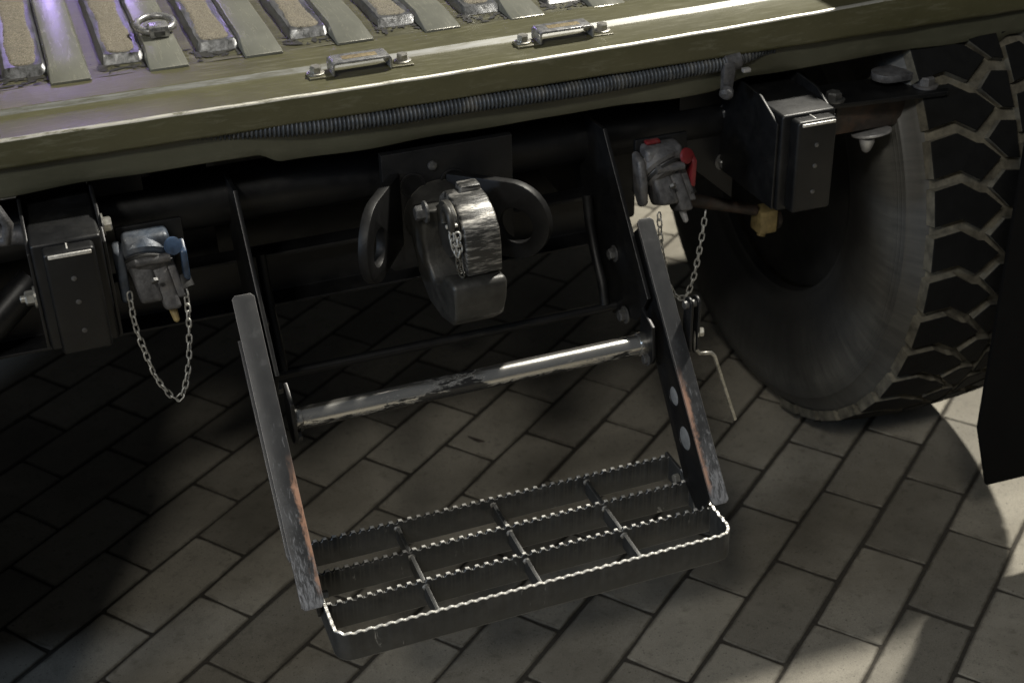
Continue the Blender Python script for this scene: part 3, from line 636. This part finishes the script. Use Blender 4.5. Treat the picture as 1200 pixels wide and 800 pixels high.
# --- air couplings
def coupling(cx, cy, cz, paint, chain_pts, flip, tilt):
    cp = empty('air_coupling', (cx, cy, cz), truck); body = 'bluegrey' if flip < 0 else 'cast'
    tube('hinge_barrel', [(cx - 0.020, cy - 0.010, cz + 0.022), (cx + 0.018, cy - 0.010, cz + 0.022)], 0.0055, 'cast', cp, 14)
    bolt((cx - 0.004, cy - 0.024, cz + 0.006), (0.1, -0.75, -0.6), 0.0048, 0.005, 'darkbolt', cp, washer=False)
    box('coupling_bracket', (cx - 0.034, cy + 0.022, cz - 0.022), (cx + 0.040, cy + 0.030, cz + 0.052), 'black', cp, 0.003)
    ax = Vector((0.12 * flip + tilt, -0.62, -0.50)).normalized()
    o = Vector((cx - 0.006, cy + 0.016, cz + 0.018))
    lathe('coupling_head', [(-0.012, 0.020), (-0.008, 0.030), (0.006, 0.032), (0.010, 0.029), (0.012, 0.022), (0.012, 0)], o, ax, body, cp, 26)
    prism('coupling_ear', [(cy + 0.020, cz + 0.040), (cy - 0.002, cz + 0.034), (cy - 0.012, cz + 0.008), (cy - 0.014, cz - 0.022), (cy - 0.004, cz - 0.028), (cy + 0.012, cz - 0.012)], cx - 0.041, cx - 0.030, body, cp, 0.004, seg=3)
    prism('coupling_neck', [(cy + 0.024, cz + 0.048), (cy + 0.000, cz + 0.046), (cy - 0.006, cz + 0.030), (cy + 0.020, cz + 0.004)], cx - 0.029, cx + 0.022, body, cp, 0.006, seg=4)
    # dust cover: stepped lobes and a hooked lip that hangs down
    lathe('dust_cover', [(0.010, 0.026), (0.016, 0.0265), (0.021, 0.023), (0.023, 0.017), (0.0245, 0.009), (0.0245, 0)], o, ax, 'cast', cp, 26)
    d = Vector((0.10 + tilt, -0.38, -0.92)).normalized(); o2 = o + ax * 0.012 + Vector((0.004, 0, -0.010))
    u = Vector((1, 0, 0)); v = d.cross(u).normalized()
    for k_, (off, wd, ln, th) in enumerate(((-0.011, 0.0125, 0.034, 0.019), (0.0085, 0.0095, 0.046, 0.017), (0.0215, 0.0052, 0.034, 0.014))):
        bm = bmesh.new(); mt = Matrix((u, v, d)).transposed().to_4x4(); mt.translation = o2 + u * off
        add_box(bm, (-wd, -th, -0.012), (wd, th, ln), mt); bmesh.ops.recalc_face_normals(bm, faces=bm.faces); bevel(bm, 0.0048 if k_ < 2 else 0.0025, 3); mesh_obj('cover_lobe', bm, 'cast', cp, angle=50)
    if flip > 0:
        box('painted_tab', (cx - 0.036, cy + 0.004, cz - 0.016), (cx - 0.022, cy + 0.020, cz - 0.005), paint, cp, 0.003)
        box('painted_tab', (cx - 0.024, cy + 0.010, cz + 0.0475), (cx - 0.004, cy + 0.020, cz + 0.0525), paint, cp, 0.002)
    lathe('seal_ring', [(0.0125, 0.0275), (0.0145, 0.0285), (0.0165, 0.0275)], o, ax, 'rubber', cp, 26)
    lathe('latch_lug', [(0, 0.008), (0.003, 0.0105), (0.006, 0.0098), (0.007, 0.006), (0.007, 0)], (cx + 0.022, cy - 0.004, cz + 0.032), (0.3, -0.8, 0.25), paint, cp, 16)
    prism('lug_arm', [(cy + 0.004, cz + 0.036), (cy - 0.012, cz + 0.026), (cy - 0.010, cz - 0.010), (cy - 0.002, cz - 0.016), (cy + 0.008, cz - 0.01)], cx + 0.030, cx + 0.037, paint, cp, 0.002)
    lathe('rubber_bung', [(0, 0.010), (0.006, 0.0115), (0.016, 0.0105), (0.018, 0.006), (0.018, 0)], (cx + 0.026, cy + 0.002, cz - 0.010), (0.25, -0.55, -0.75), 'rubber', cp, 16)
    lathe('valve_pin', [(0, 0.0045), (0.010, 0.0045), (0.020, 0.0036), (0.022, 0.0018), (0.022, 0)], o2 + d * 0.040 + u * 0.008, d, 'whitemetal' if flip > 0 else 'brass', cp, 10)
    chain(chain_pts, cp)
    return cp
c1 = coupling(0.0955, 1.448, 0.640, 'blue', [(0.0635, 1.430, 0.632), (0.0631, 1.427, 0.5943), (0.0686, 1.425, 0.5576), (0.0762, 1.425, 0.5194), (0.0938, 1.425, 0.4872), (0.1059, 1.425, 0.503), (0.1164, 1.427, 0.543), (0.1230, 1.430, 0.598), (0.1235, 1.438, 0.628)], -1, 0.05)
c2 = coupling(0.7380, 1.475, 0.626, 'red', [(0.7169, 1.45, 0.5958), (0.7237, 1.45, 0.5341), (0.7376, 1.45, 0.4839), (0.7557, 1.45, 0.4648), (0.7684, 1.45, 0.4875), (0.7772, 1.45, 0.5357), (0.7845, 1.452, 0.590)], 1, 0.12)

# --- wheels
YC, ZC = 1.845, 0.4445
def tyre_profile():
    side = [(0.012, 0.214), (0.000, 0.218), (-0.002, 0.226), (-0.010, 0.232), (-0.013, 0.240), (-0.022, 0.265), (-0.030, 0.300), (-0.0325, 0.330), (-0.030, 0.362), (-0.024, 0.388), (-0.0225, 0.392), (-0.0185, 0.394), (-0.010, 0.410), (-0.003, 0.4185), (0.004, 0.4235)]
    crown = [(0.004 + 0.252 * t, 0.4235 + 0.0085 * (1 - (2 * t - 1) ** 2)) for t in (0.1, 0.25, 0.4, 0.5, 0.6, 0.75, 0.9)]
    return side, crown, [(0.26 - a, r) for a, r in side[::-1]]
def wheel(x0, sgn, blocks):
    wh = empty('wheel', (x0 + sgn * 0.13, YC, ZC), truck)
    s1, cr, s2 = tyre_profile(); full = s1 + cr + s2; n = 120; bm = bmesh.new(); rings = []
    for wv, r in full:
        ring = []
        for i in range(n):
            a = 2 * math.pi * i / n; z = ZC + r * math.sin(a)
            ring.append(bm.verts.new((x0 + sgn * wv, YC + r * math.cos(a), max(z, 0.010))))
        rings.append(ring)
    for qi, (A, B) in enumerate(zip(rings, rings[1:])):
        for i in range(n):
            f = bm.faces.new((A[i], A[(i + 1) % n], B[(i + 1) % n], B[i])); f.material_index = 1 if len(s1) - 2 <= qi <= len(s1) + len(cr) - 1 else 0
    mesh_obj('tyre', bm, ['tyre', 'groove'], wh, angle=40)
    lathe('rim', [(0.02, 0.2135), (0.03, 0.205), (0.06, 0.195), (0.10, 0.190), (0.105, 0.06), (0.07, 0.055), (0.07, 0)], (x0, YC, ZC), (sgn, 0, 0), 'blackdull', wh, 40)
    if not blocks: return
    def fl(wv): return 0.4235 + 0.0085 * (1 - (2 * (wv - 0.004) / 0.252 - 1) ** 2)
    g = 0.0075
    def block_mesh(poly, name):
        bm = bmesh.new(); cw = sum(p[0] for p in poly) / len(poly); cs = sum(p[1] for p in poly) / len(poly)
        def P(wv, s, h):
            r = fl(max(0.0, wv)) + h; a = s / 0.436; return bm.verts.new((sgn * (wv - 0.13), -r * math.cos(a), r * math.sin(a)))
        A = [P(a, s, -0.006) for a, s in poly]
        B = [P(a + (cw - a) * 0.03, s + (cs - s) * 0.035, 0.0105) for a, s in poly]; Cc = [P(a + (cw - a) * 0.055, s + (cs - s) * 0.06, 0.0120) for a, s in poly]
        m = len(poly)
        for X_, Y_, mi in ((A, B, 1), (B, Cc, 0)):
            for j in range(m): f = bm.faces.new((X_[j], X_[(j + 1) % m], Y_[(j + 1) % m], Y_[j])); f.material_index = mi
        bm.faces.new(Cc); bmesh.ops.recalc_face_normals(bm, faces=bm.faces)
        me = bpy.data.meshes.new(name); bm.to_mesh(me); bm.free(); me.materials.append(M['block']); me.materials.append(M['groove']); return me
    p = 2 * math.pi / 41 * 0.436
    gt = 0.0028
    sb = [(-0.007, -g), (0.034, 0.006 - g), (0.062, -0.012 - g), (0.072, -0.014 - g), (0.0985, -p + 0.0145 + g), (0.064, -p - 0.0125 + g), (0.034, -p + 0.006 + g), (-0.007, -p + g)]
    cb = [(0.0790, -0.0165), (0.1015, 0.0125 - g), (0.1255, 0.009 - g), (0.1255, -p + 0.009 + g), (0.1075, -p + 0.0125 + g)]
    sh = [(0.258 - a, s - p / 2) for a, s in sb][::-1]; c3 = [(0.258 - a, s - p / 2) for a, s in cb][::-1]
    for nm, poly in (('a', sb), ('b', cb), ('d', c3), ('e', sh)):
        me = block_mesh(poly, 'tread_block')
        for q in range(41):
            th = 2 * math.pi * q / 41 + R(-0.7)
            if not (-1.35 < math.remainder(th, 2 * math.pi) < 1.2): continue     # the part of the tread that faces the rear
            o = bpy.data.objects.new('tread_block', me); COL.objects.link(o); o.parent = wh; o.location = (0, 0, 0); o.rotation_euler = (-th, 0, 0)
wheel(1.12, 1, True); wheel(2 * XC - 1.12, -1, False)
# mud flaps, outer edges widened out of view for a broader shadow
for sgn in (1, -1):
    f = (lambda x: x) if sgn > 0 else (lambda x: 2 * XC - x)
    prism('mud_flap', [(f(1.142), 0.735), (f(1.145), 0.250), (f(1.176), 0.146), (f(1.55), 0.132), (f(1.55), 0.735)], 1.300, 1.307, 'flap', truck, 0.0015, f=lambda p, y: (p[0], y, p[1]))
    for xx in (1.36, 1.42): tube('flap_hanger', [(f(xx), 1.308, 0.72), (f(xx), 1.53, 0.725)], 0.006, 'blackdull', truck)

# ------------------------------------------------------------------ folding step
st = empty('folding_step', (0.4365, 1.30, 0.27))
tag(st, 'black steel folding step with serrated grating hanging below the rear bumper', 'step')
XL, XR, YF, ZT, ZB, TH = 0.2015, 0.6865, 1.163, 0.310, 0.2715, 0.0042
def top_teeth(s):                                 # height below the crest at arc length s
    t = (s / 0.01175) % 1.0
    return 0.0 if t < 0.40 else -0.0042 * math.sin(math.pi * (t - 0.40) / 0.60) ** 0.8
def serrated(name, path, closed=False, depth=1.0, dots=True):
    """flat bar on edge along a plan path [(x, y)], with a scalloped top edge; top faces are worn bright"""
    pts = []; s = 0; seglen = 0.00147
    for a, b in zip(path, path[1:]):
        L = math.hypot(b[0] - a[0], b[1] - a[1]); n = max(1, round(L / seglen))
        for i in range(n): pts.append(((a[0] + (b[0] - a[0]) * i / n, a[1] + (b[1] - a[1]) * i / n), s + L * i / n))
        s += L
    pts.append((path[-1], s)); bm = bmesh.new(); rows = []
    rn = random.Random(len(pts))
    for i, (p, ss) in enumerate(pts):
        q0 = pts[max(i - 2, 0)][0]; q1 = pts[min(i + 2, len(pts) - 1)][0]; dx, dy = q1[0] - q0[0], q1[1] - q0[1]; L = math.hypot(dx, dy); nx, ny = -dy / L, dx / L
        zt = ZT + top_teeth(ss) * depth + rn.uniform(-0.00012, 0.00012); h = TH / 2
        row = [(p[0] - nx * h, p[1] - ny * h, ZB), (p[0] - nx * h, p[1] - ny * h, zt - 0.0009), (p[0] - nx * h * 0.7, p[1] - ny * h * 0.7, zt), (p[0] + nx * h * 0.7, p[1] + ny * h * 0.7, zt), (p[0] + nx * h, p[1] + ny * h, zt - 0.0009), (p[0] + nx * h, p[1] + ny * h, ZB)]
        rows.append([bm.verts.new(c) for c in row])
    for ri, (a, b) in enumerate(zip(rows, rows[1:])):
        for j in range(6):
            f = bm.faces.new((a[j], a[(j + 1) % 6], b[(j + 1) % 6], b[j]))
            f.material_index = 1 if j in (1, 2, 3) and (not dots or top_teeth((pts[ri][1] + pts[ri + 1][1]) / 2) > -0.0012) else 0
    bm.faces.new(rows[0]); bm.faces.new(rows[-1][::-1])
    return mesh_obj(name, bm, ['tread', 'bare'], st, angle=40)
rc = 0.017
u_path = [(XL, 1.300), (XL, YF + rc)] + [(XL + rc - rc * math.cos(R(a)), YF + rc - rc * math.sin(R(a))) for a in (15, 30, 45, 60, 75, 90)] + [(XR - rc, YF)] + [(XR - rc + rc * math.sin(R(a)), YF + rc - rc * math.cos(R(a))) for a in (15, 30, 45, 60, 75, 90)] + [(XR, 1.300)]
serrated('front_bar', u_path, depth=0.42, dots=False)
for y in (1.219, 1.276, 1.335): serrated('tread_bar', [(XL + TH / 2 + 0.0003, y), (XR - TH / 2 - 0.0003, y)])
for x in (XL, XR): box('side_bar', (x - TH / 2, 1.3003, ZB + 0.0004), (x + TH / 2, 1.345, ZT - 0.003), 'tread', st, 0.0006)
rows_y = [1.163, 1.219, 1.276, 1.335]
for xc in (0.3195, 0.4435, 0.5690):
    for a, b in zip(rows_y, rows_y[1:]):
        box('cross_bar', (xc - 0.0024, a + 0.0026, ZB + 0.010), (xc + 0.0024, b - 0.0026, ZT - 0.0075), ['tread'], st, 0.0009)
        for yy, dd in ((a + 0.0022, 1), (b - 0.0022, -1)):
            bm = bmesh.new(); add_lathe(bm, [(0, 0.0050), (0.0016, 0.0040), (0.0028, 0.0022), (0.0033, 0.0)], (xc, yy, ZT - 0.0105), (0, dd, 0.25), 9)
            for v in bm.verts: v.co += Vector((random.uniform(-1, 1), random.uniform(-1, 1), random.uniform(-1, 1))) * 0.0006
            mesh_obj('weld_bead', bm, 'weld', st, angle=60)
# arms: flange, web with holes
FA, FB = Vector((0, 1.428, 0.604)), Vector((0, 1.196, 0.327)); fd = (FB - FA).normalized(); fn = Vector((0, -fd.z, fd.y)); fn = -fn if fn.y > 0 else fn; LEN = (FB - FA).length
for side, (x0, x1) in (('L', (0.172, 0.198)), ('R', (0.675, 0.697))):
    sl = -1 if side == 'L' else 1; xi = x1 if side == 'L' else x0; xo = x0 if side == 'L' else x1
    arm = empty('step_arm', ((x0 + x1) / 2, 1.31, 0.46), st)
    fw = x1 - x0; c = 0.004
    outl = [(c, 0), (fw - c, 0), (fw, c), (fw, LEN - c), (fw - c, LEN), (c, LEN), (0, LEN - c), (0, c)]
    plate('flange', outl, [], 0.0040, Vector((x0, FA.y, FA.z)) + fn * 0.0, (1, 0, 0), fd, 'arm', arm, 0.0008)
    # web stands behind the inner edge of the flange
    wb = [(0.030, 0.003), (0.060, 0.012), (0.235, 0.05), (LEN + 0.005, 0.070), (LEN + 0.030, 0.060), (LEN - 0.012, 0.003)]
    wb = [(0.010, 0.0025), (0.012, 0.040), (0.150, 0.056), (0.320, 0.066), (0.372, 0.050), (0.352, 0.0025)]
    hol = [] if side == 'L' else [(0.2140, 0.030, 0.0125), (0.2680, 0.0310, 0.0150)]
    hol = [(0.2200, 0.0300, 0.0125), (0.2735, 0.0310, 0.0155)]
    plate('web', wb, hol, 0.0040, Vector((xi - sl * -0.0022 if side == 'R' else xi - 0.0022, FA.y, FA.z)) - fn * 0.0, fd, -fn, 'black', arm, 0.0006)
    for hu, hv, hr in hol:
        pc = Vector((xi + (0.0022 if side == 'R' else -0.0022), FA.y, FA.z)) + fd * hu - fn * hv
        lathe('hole_disc', [(-0.001, hr * 0.97), (0.0006, hr * 0.97), (0.001, hr * 0.9), (0.001, 0)], pc, (-sl, 0, 0), 'holedisc', arm, 20)  # plain grey disc filling each hole of the web
    # hinge plate running up to the cross tube, on the inside of the web
    xh = xi - sl * 0.0062
    hp = [(1.600, 0.688), (1.512, 0.694), (1.372, 0.523), (1.400, 0.478), (1.475, 0.450), (1.530, 0.520), (1.585, 0.600)]
    plate('hinge_plate', hp, [], 0.0050, (xh, 0, 0), (0, 1, 0), (0, 0, 1), 'black', arm, 0.0007)
    bolt((xh - sl * 0.003, 1.470, 0.540), (-sl, 0, 0), 0.0075, 0.009, 'darkbolt', arm)
    # lug that carries the hand rod
    lg = arc(1.363, 0.470, 0.024, -160, 20, 12) + [(1.372, 0.520), (1.360, 0.523)]
    plate('rod_lug', [(1.342, 0.500)] + arc(1.358, 0.462, 0.021, -190, 10, 14) + [(1.372, 0.512)], [], 0.005, (xi - sl * 0.014, 0, 0), (0, 1, 0), (0, 0, 1), 'black', arm, 0.0012)
    bolt((xi - sl * 0.0164, 1.352, 0.450), (-sl, 0, 0), 0.006, 0.006, 'darkbolt', arm)
    bolt((xi - sl * 0.010, 1.432, 0.470), (-sl, 0, 0), 0.008, 0.010, 'darkbolt', arm)
    if side == 'L':
        plate('outer_strip', [(0, 0.05), (0.010, 0.05), (0.010, LEN - 0.058), (0.002, LEN - 0.056), (0, LEN - 0.064)], [], 0.004, Vector((x0 - 0.0025, FA.y, FA.z)) - fn * 0.010, (1, 0, 0), fd, 'arm', arm, 0.0008)
    # bolts through the side bar of the grating
    xs = XL + TH / 2 if side == 'L' else XR - TH / 2
    for yy in ((1.2505, 1.305) if side == 'L' else (1.242, 1.302)):
        bolt((xs, yy, 0.2955), (1 if side == 'L' else -1, 0, 0), 0.0062, 0.0085, 'zinc', arm, washer=False, rot=0.2)
lathe('hand_rod', [(0.0, 0.0135), (0.003, 0.0150), (0.010, 0.0150), (0.011, 0.0130), (0.436, 0.0130), (0.437, 0.0150), (0.446, 0.0150), (0.450, 0.0135)], (0.2135, 1.363, 0.4665), (1, 0, 0), 'rod', st, 28)
tube('rear_rod', [(0.200, 1.467, 0.466), (0.672, 1.467, 0.4655)], 0.0062, 'black', st, 14)
for x in (0.226, 0.652):
    bm = bmesh.new(); pts = [(x, 1.528, 0.60), (x, 1.520, 0.565), (x, 1.502, 0.530), (x, 1.478, 0.498), (x, 1.467, 0.470)]; add_tube(bm, pts, 0.0065, 10); mesh_obj('stay_bar', bm, 'black', st, angle=60)
# spring latch with bent handle on the right arm
la = empty('latch', (0.712, 1.335, 0.49), st)
for x in (0.7035, 0.7135): plate('latch_plate', arc(1.333, 0.528, 0.0095, 20, 180, 10) + [(1.3235, 0.468), (1.332, 0.458), (1.344, 0.462), (1.345, 0.50)], [], 0.0035, (x, 0, 0), (0, 1, 0), (0, 0, 1), 'black', la, 0.0008)
lathe('latch_pin', [(-0.012, 0.0052), (0.008, 0.0052), (0.009, 0.004)], (0.7085, 1.333, 0.528), (1, 0, 0), 'darkbolt', la, 14)
bolt((0.7155, 1.331, 0.4875), (1, -0.4, 0), 0.0058, 0.008, 'zinc', la)
bm = bmesh.new(); add_tube(bm, [(0.7135, 1.331, 0.489), (0.7125, 1.330, 0.474), (0.7135, 1.329, 0.4635), (0.7185, 1.328, 0.4575), (0.7265, 1.328, 0.4560), (0.7345, 1.328, 0.4545), (0.7395, 1.328, 0.4490), (0.7430, 1.328, 0.4390), (0.7580, 1.328, 0.394), (0.7745, 1.328, 0.3455)], 0.0026, 10); mesh_obj('latch_handle', bm, 'zinc', la, angle=60)

# scrap of leaf on the paving
bm = bmesh.new(); rows = []
for i in range(7):
    t = i / 6; cx, cy = 0.591 + 0.020 * t, 1.901 - 0.026 * t - 0.004 * math.sin(math.pi * t); wd = 0.0034 * math.sin(math.pi * (0.08 + 0.84 * t)) + 0.0004
    rows.append([bm.verts.new((cx + wd * 0.6 * k_, cy + wd * k_, 0.0012 + 0.0022 * abs(k_) + 0.0012 * t)) for k_ in (-1, 0, 1)])
for a, b in zip(rows, rows[1:]):
    for k_ in range(2): bm.faces.new((a[k_], a[k_ + 1], b[k_ + 1], b[k_]))
lf2 = mesh_obj('leaf_scrap', bm, 'rustbr'); tag(lf2, 'small dark curled leaf scrap lying on the paving behind the step grating', 'leaf')

# Cycles settings kept light
S.render.engine = 'CYCLES'
S.cycles.use_denoising = True
S.cycles.max_bounces = 6; S.cycles.diffuse_bounces = 3; S.cycles.glossy_bounces = 4
S.cycles.sample_clamp_indirect = 4.0
